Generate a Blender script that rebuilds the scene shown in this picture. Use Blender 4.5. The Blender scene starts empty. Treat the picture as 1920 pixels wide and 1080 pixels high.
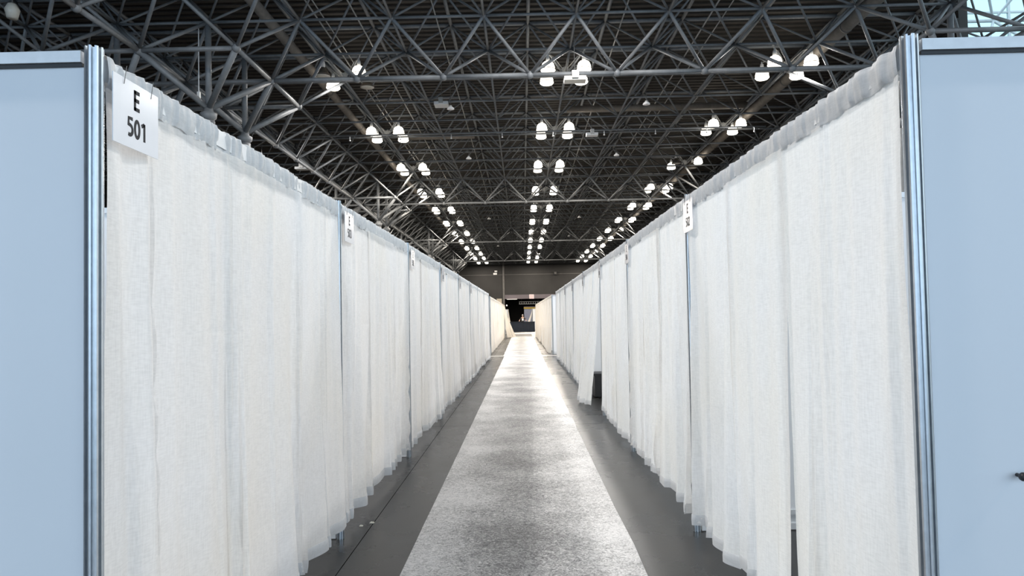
import bpy, bmesh, math, random
from mathutils import Vector, Matrix, noise
PI = math.pi
SC = bpy.context.scene
COL = SC.collection
S = 3.05            # space frame module
H = 1.58            # eye height
HT = 2.44           # booth height

# ------------------------------------------------------------------ materials
def mat(name):
    m = bpy.data.materials.new(name); m.use_nodes = True
    nt = m.node_tree; nt.nodes.clear()
    out = nt.nodes.new('ShaderNodeOutputMaterial')
    return m, nt, out
def N(nt, t, **kw):
    n = nt.nodes.new(t)
    for k, v in kw.items():
        if k.startswith('i_'):
            key = k[2:]
            key = int(key) if key.isdigit() else key.replace('_', ' ')
            n.inputs[key].default_value = v
        else: setattr(n, k, v)
    return n
def ramp(nt, stops):
    r = nt.nodes.new('ShaderNodeValToRGB')
    e = r.color_ramp.elements
    while len(e) < len(stops): e.new(0.5)
    for el, (p, c) in zip(e, stops):
        el.position = p; el.color = (c[0], c[1], c[2], 1)
    return r
def simple(name, col, rough=.5, metal=0, scale=6, var=.12, bump=0, spec=.5, bscale=None):
    m, nt, out = mat(name); L = nt.links
    tc = N(nt, 'ShaderNodeTexCoord')
    no = N(nt, 'ShaderNodeTexNoise', i_Scale=scale, i_Detail=6, i_Roughness=.6)
    L.new(tc.outputs['Object'], no.inputs['Vector'])
    r = ramp(nt, [(.3, [c*(1-var) for c in col]), (.7, [min(1, c*(1+var)) for c in col])])
    L.new(no.outputs[0], r.inputs[0])
    p = N(nt, 'ShaderNodeBsdfPrincipled', i_Roughness=rough, i_Metallic=metal)
    p.inputs['Specular IOR Level'].default_value = spec
    L.new(r.outputs[0], p.inputs['Base Color'])
    if bump:
        n2 = N(nt, 'ShaderNodeTexNoise', i_Scale=bscale or scale*8, i_Detail=4)
        L.new(tc.outputs['Object'], n2.inputs['Vector'])
        b = N(nt, 'ShaderNodeBump', i_Strength=bump, i_Distance=.01)
        L.new(n2.outputs[0], b.inputs['Height']); L.new(b.outputs[0], p.inputs['Normal'])
    L.new(p.outputs[0], out.inputs[0])
    return m

def fabric(name, col, warm, trans=.44):
    m, nt, out = mat(name); L = nt.links
    tc = N(nt, 'ShaderNodeTexCoord')
    # cream blotches of the cloth
    no = N(nt, 'ShaderNodeTexNoise', i_Scale=1.3, i_Detail=3, i_Roughness=.5)
    L.new(tc.outputs['Object'], no.inputs['Vector'])
    r = ramp(nt, [(.35, col), (.72, warm)])
    L.new(no.outputs[0], r.inputs[0])
    # coarse linen weave: two stretched noises
    mp1 = N(nt, 'ShaderNodeMapping'); mp1.inputs['Scale'].default_value = (30, 30, 210)
    mp2 = N(nt, 'ShaderNodeMapping'); mp2.inputs['Scale'].default_value = (190, 190, 16)
    L.new(tc.outputs['Object'], mp1.inputs[0]); L.new(tc.outputs['Object'], mp2.inputs[0])
    w1 = N(nt, 'ShaderNodeTexNoise', i_Scale=1, i_Detail=2); w2 = N(nt, 'ShaderNodeTexNoise', i_Scale=1, i_Detail=2)
    L.new(mp1.outputs[0], w1.inputs['Vector']); L.new(mp2.outputs[0], w2.inputs['Vector'])
    add = N(nt, 'ShaderNodeMath', operation='ADD'); L.new(w1.outputs[0], add.inputs[0]); L.new(w2.outputs[0], add.inputs[1])
    wr = ramp(nt, [(.34, (.83, .83, .83)), (.60, (1, 1, 1))])
    half = N(nt, 'ShaderNodeMath', operation='MULTIPLY', i_1=.5); L.new(add.outputs[0], half.inputs[0]); L.new(half.outputs[0], wr.inputs[0])
    mx = N(nt, 'ShaderNodeMix', data_type='RGBA', blend_type='MULTIPLY'); mx.inputs[0].default_value = .7
    L.new(r.outputs[0], mx.inputs[6]); L.new(wr.outputs[0], mx.inputs[7])
    # soft creases
    mp3 = N(nt, 'ShaderNodeMapping'); mp3.inputs['Scale'].default_value = (1.2, 1.2, 7)
    mp3.inputs['Rotation'].default_value = (.5, 0, 0)
    L.new(tc.outputs['Object'], mp3.inputs[0])
    cr = N(nt, 'ShaderNodeTexNoise', i_Scale=1.1, i_Detail=1.5, i_Distortion=.5); L.new(mp3.outputs[0], cr.inputs['Vector'])
    cr2 = N(nt, 'ShaderNodeMath', operation='SUBTRACT', i_1=.5); L.new(cr.outputs[0], cr2.inputs[0])
    cr3 = N(nt, 'ShaderNodeMath', operation='ABSOLUTE'); L.new(cr2.outputs[0], cr3.inputs[0])
    cr4 = N(nt, 'ShaderNodeMath', operation='MINIMUM', i_1=.035); L.new(cr3.outputs[0], cr4.inputs[0])
    b1 = N(nt, 'ShaderNodeBump', i_Strength=.22, i_Distance=.06); L.new(cr4.outputs[0], b1.inputs['Height'])
    b2 = N(nt, 'ShaderNodeBump', i_Strength=.35, i_Distance=.002); L.new(half.outputs[0], b2.inputs['Height']); L.new(b1.outputs[0], b2.inputs['Normal'])
    p = N(nt, 'ShaderNodeBsdfPrincipled', i_Roughness=.55); p.inputs['Specular IOR Level'].default_value = .35
    p.inputs['Sheen Weight'].default_value = .15
    t = N(nt, 'ShaderNodeBsdfTranslucent')
    for q, k in ((p, 'Base Color'), (t, 'Color')): L.new(mx.outputs[2], q.inputs[k])
    L.new(b2.outputs[0], p.inputs['Normal']); L.new(b1.outputs[0], t.inputs['Normal'])
    ms = N(nt, 'ShaderNodeMixShader'); ms.inputs[0].default_value = trans
    L.new(p.outputs[0], ms.inputs[1]); L.new(t.outputs[0], ms.inputs[2]); L.new(ms.outputs[0], out.inputs[0])
    return m

def emis(name, col, strength):
    m, nt, out = mat(name)
    e = N(nt, 'ShaderNodeEmission', i_Strength=strength); e.inputs[0].default_value = (*col, 1)
    nt.links.new(e.outputs[0], out.inputs[0]); return m

M = {}
M['cloth'] = fabric('curtain_cloth', (.91, .915, .92), (.91, .895, .86))
M['cloth_cream'] = fabric('curtain_cloth_cream', (.86, .83, .78), (.85, .79, .70))
M['cloth_double_shaded'] = fabric('doubled_cloth_shaded', (.60, .62, .64), (.64, .65, .66), .12)  # grey base paints in the shade where doubled cloth and rail block backlight
M['alu'] = simple('aluminium', (.60, .63, .66), .34, .85, 30, .08)
M['rail'] = simple('satin_rail', (.72, .74, .76), .4, .25, 20, .06)
M['panel'] = simple('white_laminate', (.84, .86, .89), .42, 0, 1.2, .012, spec=.4)
M['steel'] = simple('painted_steel', (.215, .225, .235), .5, .1, 4, .15)
M['steel_dark'] = simple('dark_steel', (.14, .135, .13), .6, .1, 4, .15)
M['duct'] = simple('duct_paint', (.24, .21, .18), .55, .2, 3, .2)
M['galv'] = simple('galvanised_steel', (.5, .49, .47), .4, .6, 12, .15)
M['lamp_glass'] = emis('lamp_glass', (1, .93, .80), 4.5)
M['lamp_off'] = simple('unlit_reflector', (.16, .14, .11), .35, .2, 10, .1)
M['lamp_off_lens'] = simple('unlit_lens', (.72, .68, .6), .3, 0, 10, .08)
M['ring'] = simple('lamp_band', (.25, .2, .17), .4, .3, 10, .1)
M['white'] = simple('white_enamel', (.8, .8, .8), .4, 0, 10, .04)
M['black'] = simple('black_plastic', (.02, .02, .022), .45, 0, 10, .1)
M['ink'] = simple('black_ink', (.004, .005, .010), .7, 0, 10, .05)
M['navy'] = simple('navy_cloth', (.004, .009, .019), .8, 0, 3, .3, .3)
M['skin'] = simple('skin', (.55, .36, .27), .5, 0, 8, .08)
M['hair'] = simple('grey_hair', (.35, .33, .31), .6, 0, 20, .1)
M['shirt'] = simple('black_shirt', (.012, .012, .014), .8, 0, 8, .1)
M['yellow'] = simple('yellow_paint', (.35, .24, .02), .5, 0, 4, .1)
M['bluegrey'] = simple('blue_grey_door', (.20, .22, .30), .5, 0, 3, .08)
M['cream'] = simple('cream_board', (.62, .55, .45), .6, 0, 3, .06)
M['exit'] = emis('exit_sign_face', (1, .52, .46), 1.1)
M['litter'] = simple('paper', (.75, .72, .62), .7, 0, 20, .1)

# glossy sign board
m, nt, out = mat('sign_board'); p = N(nt, 'ShaderNodeBsdfPrincipled', i_Roughness=.16)
no = N(nt, 'ShaderNodeTexNoise', i_Scale=3); r = ramp(nt, [(.3, (.84, .84, .87)), (.7, (.87, .87, .9))])
nt.links.new(no.outputs[0], r.inputs[0]); nt.links.new(r.outputs[0], p.inputs['Base Color']); nt.links.new(p.outputs[0], out.inputs[0]); M['sign'] = m

# dark concrete floor with saw-cut joints
m, nt, out = mat('sealed_concrete'); L = nt.links
tc = N(nt, 'ShaderNodeTexCoord')
n1 = N(nt, 'ShaderNodeTexNoise', i_Scale=.9, i_Detail=8, i_Roughness=.65); L.new(tc.outputs['Object'], n1.inputs['Vector'])
r1 = ramp(nt, [(.25, (.017, .017, .017)), (.5, (.028, .0275, .026)), (.8, (.047, .044, .04))]); L.new(n1.outputs[0], r1.inputs[0])
n2 = N(nt, 'ShaderNodeTexNoise', i_Scale=120, i_Detail=3); L.new(tc.outputs['Object'], n2.inputs['Vector'])
r2 = ramp(nt, [(.35, (.85, .85, .85)), (.7, (1.1, 1.1, 1.1))]); L.new(n2.outputs[0], r2.inputs[0])
mx = N(nt, 'ShaderNodeMix', data_type='RGBA', blend_type='MULTIPLY'); mx.inputs[0].default_value = 1
L.new(r1.outputs[0], mx.inputs[6]); L.new(r2.outputs[0], mx.inputs[7])
sx = N(nt, 'ShaderNodeSeparateXYZ'); L.new(tc.outputs['Object'], sx.inputs[0])
def joint(sock, off, period, w):
    a = N(nt, 'ShaderNodeMath', operation='ADD', i_1=off+200*period); L.new(sock, a.inputs[0])
    b = N(nt, 'ShaderNodeMath', operation='MODULO', i_1=period); L.new(a.outputs[0], b.inputs[0])
    c = N(nt, 'ShaderNodeMath', operation='LESS_THAN', i_1=w); L.new(b.outputs[0], c.inputs[0]); return c
j1 = joint(sx.outputs[0], 1.19, 4.575, .006); j2 = joint(sx.outputs[1], -10.3, 9.15, .008)
jm = N(nt, 'ShaderNodeMath', operation='MAXIMUM'); L.new(j1.outputs[0], jm.inputs[0]); L.new(j2.outputs[0], jm.inputs[1])
mj = N(nt, 'ShaderNodeMix', data_type='RGBA'); L.new(jm.outputs[0], mj.inputs[0]); L.new(mx.outputs[2], mj.inputs[6]); mj.inputs[7].default_value = (.003, .003, .003, 1)
p = N(nt, 'ShaderNodeBsdfPrincipled'); L.new(mj.outputs[2], p.inputs['Base Color'])
rr = N(nt, 'ShaderNodeMapRange', i_3=.16, i_4=.40); L.new(n1.outputs[0], rr.inputs[0]); L.new(rr.outputs[0], p.inputs['Roughness'])
sj = N(nt, 'ShaderNodeMapRange', i_3=.28, i_4=0.0); L.new(jm.outputs[0], sj.inputs[0]); L.new(sj.outputs[0], p.inputs['Specular IOR Level'])
bb = N(nt, 'ShaderNodeBump', i_Strength=.15, i_Distance=.003); L.new(n2.outputs[0], bb.inputs['Height']); L.new(bb.outputs[0], p.inputs['Normal'])
L.new(p.outputs[0], out.inputs[0]); M['floor'] = m

# carpet under clear scuffed plastic film
m, nt, out = mat('film_covered_carpet'); L = nt.links
tc = N(nt, 'ShaderNodeTexCoord')
big = N(nt, 'ShaderNodeTexNoise', i_Scale=1.1, i_Detail=5, i_Roughness=.6); L.new(tc.outputs['Object'], big.inputs['Vector'])
fine = N(nt, 'ShaderNodeTexNoise', i_Scale=38, i_Detail=6, i_Roughness=.72, i_Distortion=1.5); L.new(tc.outputs['Object'], fine.inputs['Vector'])
mpw = N(nt, 'ShaderNodeMapping'); mpw.inputs['Scale'].default_value = (25, 170, 1); L.new(tc.outputs['Object'], mpw.inputs[0])
wv = N(nt, 'ShaderNodeTexNoise', i_Scale=1, i_Detail=3); L.new(mpw.outputs[0], wv.inputs['Vector'])
a = N(nt, 'ShaderNodeMath', operation='MULTIPLY', i_1=.38); L.new(big.outputs[0], a.inputs[0])
b = N(nt, 'ShaderNodeMath', operation='MULTIPLY_ADD', i_1=.85); L.new(fine.outputs[0], b.inputs[0]); L.new(a.outputs[0], b.inputs[2])
c = N(nt, 'ShaderNodeMath', operation='MULTIPLY_ADD', i_1=.25); L.new(wv.outputs[0], c.inputs[0]); L.new(b.outputs[0], c.inputs[2])
sx = N(nt, 'ShaderNodeSeparateXYZ'); L.new(tc.outputs['Object'], sx.inputs[0])
# scuffed track down the middle where people walk
d1 = N(nt, 'ShaderNodeMath', operation='ADD', i_1=.02); L.new(sx.outputs[0], d1.inputs[0])
d2 = N(nt, 'ShaderNodeMath', operation='ABSOLUTE'); L.new(d1.outputs[0], d2.inputs[0])
d3 = N(nt, 'ShaderNodeMapRange', i_1=.12, i_2=.62, i_3=-.055, i_4=.06); L.new(d2.outputs[0], d3.inputs[0])
d4 = N(nt, 'ShaderNodeMath', operation='ADD'); L.new(c.outputs[0], d4.inputs[0]); L.new(d3.outputs[0], d4.inputs[1])
rc = ramp(nt, [(.58, (.10, .10, .105)), (.68, (.25, .25, .255)), (.75, (.45, .45, .45)), (.86, (.76, .75, .75))]); L.new(d4.outputs[0], rc.inputs[0])
p = N(nt, 'ShaderNodeBsdfPrincipled'); L.new(rc.outputs[0], p.inputs['Base Color'])
rg = N(nt, 'ShaderNodeMapRange', i_1=.35, i_2=.65, i_3=.62, i_4=.42); L.new(fine.outputs[0], rg.inputs[0]); L.new(rg.outputs[0], p.inputs['Roughness'])
p.inputs['Specular IOR Level'].default_value = .22
bp = N(nt, 'ShaderNodeBump', i_Strength=.8, i_Distance=.008); L.new(c.outputs[0], bp.inputs['Height']); L.new(bp.outputs[0], p.inputs['Normal'])
L.new(p.outputs[0], out.inputs[0]); M['carpet'] = m

M['deck'] = simple('roof_deck', (.062, .055, .048), .6, .1, 1, .25)
M['wall'] = simple('dark_block_wall', (.031, .03, .0295), .75, 0, .6, .12, .3, bscale=3)
M['lintel'] = simple('grey_lintel', (.15, .13, .145), .7, 0, .6, .1)
M['blackroom'] = simple('black_drape', (.012, .011, .011), .9, 0, 1, .2)
M['tape'] = simple('white_floor_tape', (.5, .48, .45), .45, 0, 8, .08)
M['mat'] = simple('dark_mat', (.10, .095, .09), .7, 0, 6, .5)
M['glazing_bar'] = simple('white_glazing_bar', (.55, .62, .66), .4, .2, 5, .05)

# ------------------------------------------------------------------ helpers
def link(o, parent=None):
    COL.objects.link(o)
    if parent: o.parent = parent
    return o
def mobj(name, verts, faces, material, parent=None, smooth=False, loc=(0, 0, 0)):
    me = bpy.data.meshes.new(name); me.from_pydata(verts, [], faces); me.update()
    if smooth: me.polygons.foreach_set('use_smooth', [True]*len(me.polygons))
    me.materials.append(M[material] if isinstance(material, str) else material)
    o = bpy.data.objects.new(name, me); o.location = loc
    return link(o, parent)
def thing(name, label, cat, loc=(0, 0, 0), group=None, rz=0):
    o = bpy.data.objects.new(name, None); o.empty_display_size = .1
    o.location = loc; o.rotation_euler = (0, 0, rz); link(o); return tag(o, label, cat, group)
def tag(o, label, cat, group=None, kind=None):
    o['label'] = label; o['category'] = cat
    if group: o['group'] = group
    if kind: o['kind'] = kind
    return o
class MB:
    def __init__(s): s.v = []; s.f = []
    def box(s, a, b):
        x0, y0, z0 = a; x1, y1, z1 = b; n = len(s.v)
        s.v += [(x0,y0,z0),(x1,y0,z0),(x1,y1,z0),(x0,y1,z0),(x0,y0,z1),(x1,y0,z1),(x1,y1,z1),(x0,y1,z1)]
        s.f += [tuple(n+i for i in q) for q in ((0,3,2,1),(4,5,6,7),(0,1,5,4),(1,2,6,5),(2,3,7,6),(3,0,4,7))]
        return s
    def tube(s, p, q, r, n=8, r2=None):
        p = Vector(p); q = Vector(q); d = (q-p).normalized()
        a = d.orthogonal().normalized(); b = d.cross(a); k = len(s.v); r2 = r if r2 is None else r2
        for c, rr_ in ((p, r), (q, r2)):
            for i in range(n):
                t = 2*PI*i/n; s.v.append(tuple(c + a*math.cos(t)*rr_ + b*math.sin(t)*rr_))
        for i in range(n): s.f.append((k+i, k+(i+1) % n, k+n+(i+1) % n, k+n+i))
        s.f.append(tuple(k+n-1-i for i in range(n))); s.f.append(tuple(k+n+i for i in range(n)))
        return s
    def ball(s, c, r, nu=10, nv=6, sz=1):
        k = len(s.v); cx, cy, cz = c
        s.v.append((cx, cy, cz-r*sz))
        for j in range(1, nv):
            ph = -PI/2+PI*j/nv
            for i in range(nu): s.v.append((cx+r*math.cos(ph)*math.cos(2*PI*i/nu), cy+r*math.cos(ph)*math.sin(2*PI*i/nu), cz+r*sz*math.sin(ph)))
        s.v.append((cx, cy, cz+r*sz)); top = len(s.v)-1
        for i in range(nu):
            i2 = (i+1) % nu
            s.f.append((k, k+1+i2, k+1+i)); s.f.append((top, top-nu+i, top-nu+i2))
            for j in range(nv-2): s.f.append((k+1+j*nu+i, k+1+j*nu+i2, k+1+(j+1)*nu+i2, k+1+(j+1)*nu+i))
        return s
    def lathe(s, prof, c=(0, 0, 0), n=20, cap=True):
        k = len(s.v); m_ = len(prof)
        for r, z in prof:
            for i in range(n): s.v.append((c[0]+r*math.cos(2*PI*i/n), c[1]+r*math.sin(2*PI*i/n), c[2]+z))
        for j in range(m_-1):
            for i in range(n): s.f.append((k+j*n+i, k+j*n+(i+1) % n, k+(j+1)*n+(i+1) % n, k+(j+1)*n+i))
        if cap:
            s.f.append(tuple(k+n-1-i for i in range(n))); s.f.append(tuple(k+(m_-1)*n+i for i in range(n)))
        return s
    def build(s, name, material, parent=None, smooth=False, loc=(0, 0, 0)):
        return mobj(name, s.v, s.f, material, parent, smooth, loc)
def struct(name, mb, material, **kw):
    o = mb.build(name, material, **kw); o['kind'] = 'structure'; return o
def copy_tree(o, parent=None):
    c = o.copy(); COL.objects.link(c); c.parent = parent
    for ch in [x for x in o.children]: copy_tree(ch, c)
    return c

# ------------------------------------------------------------------ camera
f_px, ccx, ccy = 1320.0, 960.0, 550.0
Yv = Vector(((980-ccx)/f_px, -(593-ccy)/f_px, -1)).normalized()
Xv = Vector((1, .0195, 0)); Xv.z = (Xv.x*Yv.x+Xv.y*Yv.y)/(-Yv.z); Xv.normalize()
Zv = Xv.cross(Yv)
R = Matrix((Xv, Yv, Zv))            # rows = world axes in camera space -> camera-to-world
cam = bpy.data.cameras.new('camera'); co = bpy.data.objects.new('camera', cam); link(co)
co.matrix_world = Matrix.Translation((0, 0, H)) @ R.to_4x4()
cam.sensor_width = 36; cam.lens = f_px/1920*36; cam.clip_end = 500; cam.clip_start = .05
cam.shift_x = -(ccx-960)/1920; cam.shift_y = (ccy-540)/1920
SC.camera = co

# ------------------------------------------------------------------ setting
YB = 134.5; ZD = H+3.95*S
struct('floor', MB().box((-46, -26, -.2), (50, 150, 0)), 'floor')
dk = MB(); y = -25.0; prof = []
while y < YB+1:
    prof += [(y, ZD), (y+.2, ZD), (y+.235, ZD+.13), (y+.415, ZD+.13)]; y += .45
for (yy, zz) in prof: dk.v += [(-45, yy, zz), (17, yy, zz)]
for i in range(len(prof)-1): dk.f.append((2*i, 2*i+1, 2*i+3, 2*i+2))
dk.box((-45, -25, ZD+.2), (17, YB+1, ZD+.35))
struct('ceiling', dk, 'deck')
struct('wall_left', MB().box((-45.4, -25, 0), (-45, YB+10, ZD+.3)), 'wall')
wr = MB().box((17.25, 27.4, 0), (17.6, YB+10, ZD+.3))
for k in range(18): wr.box((17.15, 27.4, 3+.6*k), (17.26, YB, 3.3+.6*k))
struct('wall_right', wr, 'wall')
wb = MB(); OX0, OX1, OZ = -3.35, 9.0, 4.92
wb.box((-45, YB, 0), (OX0, YB+.4, ZD+.3)); wb.box((OX0, YB, 5.74), (OX1, YB+.4, ZD+.3)); wb.box((OX1, YB, 0), (17.3, YB+.4, ZD+.3))
struct('wall_back', wb, 'wall')
struct('trim_1', MB().box((OX0, YB-.02, OZ), (OX1, YB+.35, 5.72)), 'lintel')
struct('trim_2', MB().box((OX0-.35, YB-.12, 0), (OX0, YB, ZD)), 'steel_dark')
struct('trim_3', MB().box((-45, YB-.05, 9.55), (17.2, YB, 9.62)), 'steel_dark')
rm = MB(); rm.box((OX0-.2, YB+9, 0), (OX1+.2, YB+9.2, OZ+1)); rm.box((OX0-.3, YB+.4, 0), (OX0-.1, YB+9, OZ+1)); rm.box((OX1+.1, YB+.4, 0), (OX1+.3, YB+9, OZ+1)); rm.box((OX0-.3, YB+.4, OZ+.9), (OX1+.3, YB+9.2, OZ+1.1))
struct('wall_loading_bay', rm, 'blackroom')

# glazed atrium at the right
wn = MB()
gx0, gx1, gy = 17.7, 48.0, 40.0
for i in range(13):
    x = gx0+.2+i*2.5; wn.box((x, gy-.12, 0), (x+.14, gy, 26))
for k in range(11):
    z = 1.5+2.4*k; wn.box((gx0, gy-.1, z), (gx1, gy, z+.1))
win = struct('window_1', wn, 'glazing_bar')
m, nt, out = mat('atrium_glass'); g = N(nt, 'ShaderNodeBsdfGlass', i_Roughness=.0, i_IOR=1.01); g.inputs[0].default_value = (.8, .93, .96, 1)
nt.links.new(g.outputs[0], out.inputs[0]); M['glass'] = m
MB().box((gx0, gy+.02, 0), (gx1, gy+.03, 26)).build('pane', 'glass', win)
lat = thing('atrium_lattice', 'pale tubular space frame standing inside the bright glass atrium at upper right', 'truss', (17.6, 34, 0))
rng = random.Random(5)
nodes = {}
for i in range(8):
    for k in range(9):
        nodes[(i, k)] = Vector((2.0+i*3.05+(k % 2)*1.5, (k % 2)*1.6, k*2.3))
def lt(n_, p_, q_, r_): return MB().tube(p_, q_, r_, 8).build(n_, 'glazing_bar', lat)
for i in range(5):
    for k in range(0, 8):
        a = nodes[(i, k)]
        if (i+1, k) in nodes: lt('lattice_tube', a, nodes[(i+1, k)], .09)
        if k < 8:
            lt('lattice_tube', a, nodes[(i, k+1)], .07)
            if i > 0: lt('lattice_tube', a, nodes[(i-1, k+1)] if k % 2 == 0 else nodes[(i+1, k+1)], .07)

# ------------------------------------------------------------------ space frame roof
def A(i, j): return Vector(((.64+i)*S, (.51+j)*S, H+3.26*S))
def B(i, j): return Vector(((.14+i)*S, (.03+j)*S, H+3.80*S))
def Cn(i, j): return Vector(((.14+i)*S, (.03+j)*S, H+2.78*S))
I0, I1, J0, J1 = -10, 5, 5, 43
chords, diags, balls = [], [], []
for i in range(I0, I1+1):
    for j in range(J0, J1+1):
        balls.append((A(i, j), .085))
        if i < I1 and not (i == 4 and j*S < 24): chords.append((A(i, j), A(i+1, j), .048))
        if j < J1: chords.append((A(i, j), A(i, j+1), .048))
        if i <= 5:
            if i < I1: chords.append((B(i, j), B(i+1, j), .075))
            if j < J1: chords.append((B(i, j), B(i, j+1), .07))
        for di in (0, 1):
            for dj in (0, 1):
                if I0 <= i+di <= I1 and j+dj <= J1: diags.append((A(i, j), B(i+di, j+dj), .04))
cset = set()
rowj = [8, 17, 26, 35]; coli = [-4, 5]
for j in rowj:
    for i in range(I0, I1+1): cset.add((i, j))
for i in coli:
    for j in range(J0, J1+1): cset.add((i, j))
colbase = []
for j in rowj:
    for i in (-4, 5):
        for di in (-1, 0, 1):
            for dj in (-1, 0, 1):
                if i+di <= I1: cset.add((i+di, j+dj))
        for ai in (i-1, i):
            for aj in (j-1, j):
                if ai <= 5: colbase.append((ai, aj))
for (i, j) in cset:
    balls.append((Cn(i, j), .14))
    if (i+1, j) in cset: chords.append((Cn(i, j), Cn(i+1, j), .078))
    if (i, j+1) in cset: chords.append((Cn(i, j), Cn(i, j+1), .078))
    for ai in (i-1, i):
        for aj in (j-1, j):
            if I0 <= ai <= I1 and J0 <= aj <= J1: diags.append((Cn(i, j), A(ai, aj), .06))
frame = thing('roof_space_frame', 'grey tubular steel space frame spanning under the dark ribbed roof deck of the hall', 'space frame', (0, 80, H+3.26*S))
def rank(p):
    # bigger = shows larger; only points the photo can show
    d = p-Vector((0, 0, H)); u = d.x/d.y; v = d.z/d.y
    vis = abs(u) < .76 and v < .47 and v > .6*abs(u)-.02
    return (0 if vis else 1, d.length)
def emit(lst, name, isball=False):
    off = frame.location
    key = (lambda t: rank(t[0])) if isball else (lambda t: rank((t[0]+t[1])/2))
    lst = sorted(lst, key=key)
    rest = MB()
    for n_, t in enumerate(lst):
        mb = MB() if n_ < 100 else rest
        if isball: mb.ball(t[0]-off, t[1], 10, 6)
        else: mb.tube(t[0]-off, t[1]-off, t[2], 10 if n_ < 100 else 6)
        if n_ < 100: mb.build(name, 'steel', frame, True)
    o = rest.build(name, 'steel', frame, True); o['kind'] = 'stuff'
emit(chords, 'chord_tube'); emit(diags, 'diagonal_strut'); emit(balls, 'node_ball', True)

# columns with flared caps and four struts
names = {7: 'nearest', 8: 'nearest'}
k = 0
rowname = {8: 'nearest cluster', 17: 'second cluster', 26: 'third cluster', 35: 'farthest cluster'}
for j in rowj:
    for (ai, aj) in [c for c in colbase if c[1] in (j-1, j)]:
        side = 'left' if ai < 0 else 'right'
        inner = (ai == -4) if side == 'left' else (ai == 4)
        p = A(ai, aj); pz = H+2.31*S
        c = thing('roof_column', '%s grey roof column of the %s on the %s side of the hall, %s pair' % ('front' if aj == j-1 else 'rear', rowname[j], side, 'aisle-side' if inner else 'outer'), 'column', (p.x, p.y, 0), 'columns carrying the space frame')
        MB().lathe([(.3, 0), (.24, .15), (.21, 7), (.2, pz-.4)], n=16).build('shaft', 'steel', c, True)
        MB().lathe([(.14, pz-.4), (.25, pz-.3), (.27, pz-.16), (.16, pz-.1), (.13, pz+.05)], n=16).build('bell_cap', 'steel', c, True)
        MB().tube((0, 0, pz), (0, 0, p.z), .1, 12).build('upper_post', 'steel', c, True)
        for di in (0, 1):
            for dj in (0, 1):
                if ai+di > 5: continue
                q = Cn(ai+di, aj+dj)
                MB().tube((0, 0, pz), (q.x-p.x, q.y-p.y, q.z), .1, 12).build('capital_strut', 'steel', c, True)

# ducts
def duct(x, z, r, label, y0=18):
    t = thing('round_duct', label, 'duct', (x, y0, z))
    MB().tube((0, 0, 0), (0, YB-y0, 0), r, 16).build('pipe', 'duct', t, True)
    yy = 2.2
    while yy < YB-y0:
        MB().tube((0, yy, 0), (0, yy+.08, 0), r*1.1, 16).build('coupling', 'steel_dark', t, True); yy += 6.1
duct(-2.89*S, H+3.5*S, .185, 'long brown round duct running down the left of the roof behind the left lamp row')
duct(4.06*S, H+3.5*S, .23, 'thick brown round duct running down the right of the roof above the right lamp row')
def conduit(x, z, r, label):
    tag(MB().tube((0, 0, 0), (0, YB-18, 0), r, 8).build('roof_conduit', 'galv', None, True, (x, 18, z)), label, 'conduit')
conduit(-2.38*S, H+3.6*S, .03, 'thin conduit just right of the left brown duct')
conduit(-2.30*S, H+3.6*S, .022, 'thinner conduit nearest the left lamp row, beside its twin')
conduit(-1.94*S, H+3.66*S, .03, 'thin pale conduit between the left and centre lamp rows')
conduit(-.98*S, H+3.64*S, .025, 'thin pale cable pipe with cross ties left of the roof centre')
conduit(1.3*S, H+3.64*S, .03, 'thin conduit just right of the centre lamp row')
conduit(2.35*S, H+3.62*S, .03, 'thin conduit between the centre and right lamp rows')
conduit(2.52*S, H+3.62*S, .022, 'thinner conduit halfway to the right lamp row')
sp = thing('sprinkler_pipe', 'horizontal sprinkler pipe with small white drop heads crossing the roof behind the nearest lamps', 'pipe', (0, 37.0, H+3.2*S))
MB().tube((-11.5, 0, 0), (13, 0, 0), .045, 8).build('pipe', 'steel', sp, True)
for x in (-9, -6.3, -3.6, -.9, 1.8, 4.5, 7.2, 9.9, 12.4):
    MB().tube((x, 0, 0), (x, 0, -.22), .018, 6).ball((x, 0, -.25), .045, 8, 5).build('sprinkler_head', 'white', sp, True)
cd = MB().tube((-6.4, 0, 0), (-2.6, 0, 0), .16, 14).build('cross_duct', 'duct', None, True, (0, 40.5, H+3.45*S)); tag(cd, 'short brown duct lying crosswise between the left and centre lamp rows', 'duct')
cd = MB().tube((2.5, 0, 0), (11.8, 0, 0), .17, 14).build('cross_duct', 'duct', None, True, (0, 36.2, H+3.5*S)); tag(cd, 'brown duct crossing from roof centre to the right thick duct', 'duct')

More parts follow.
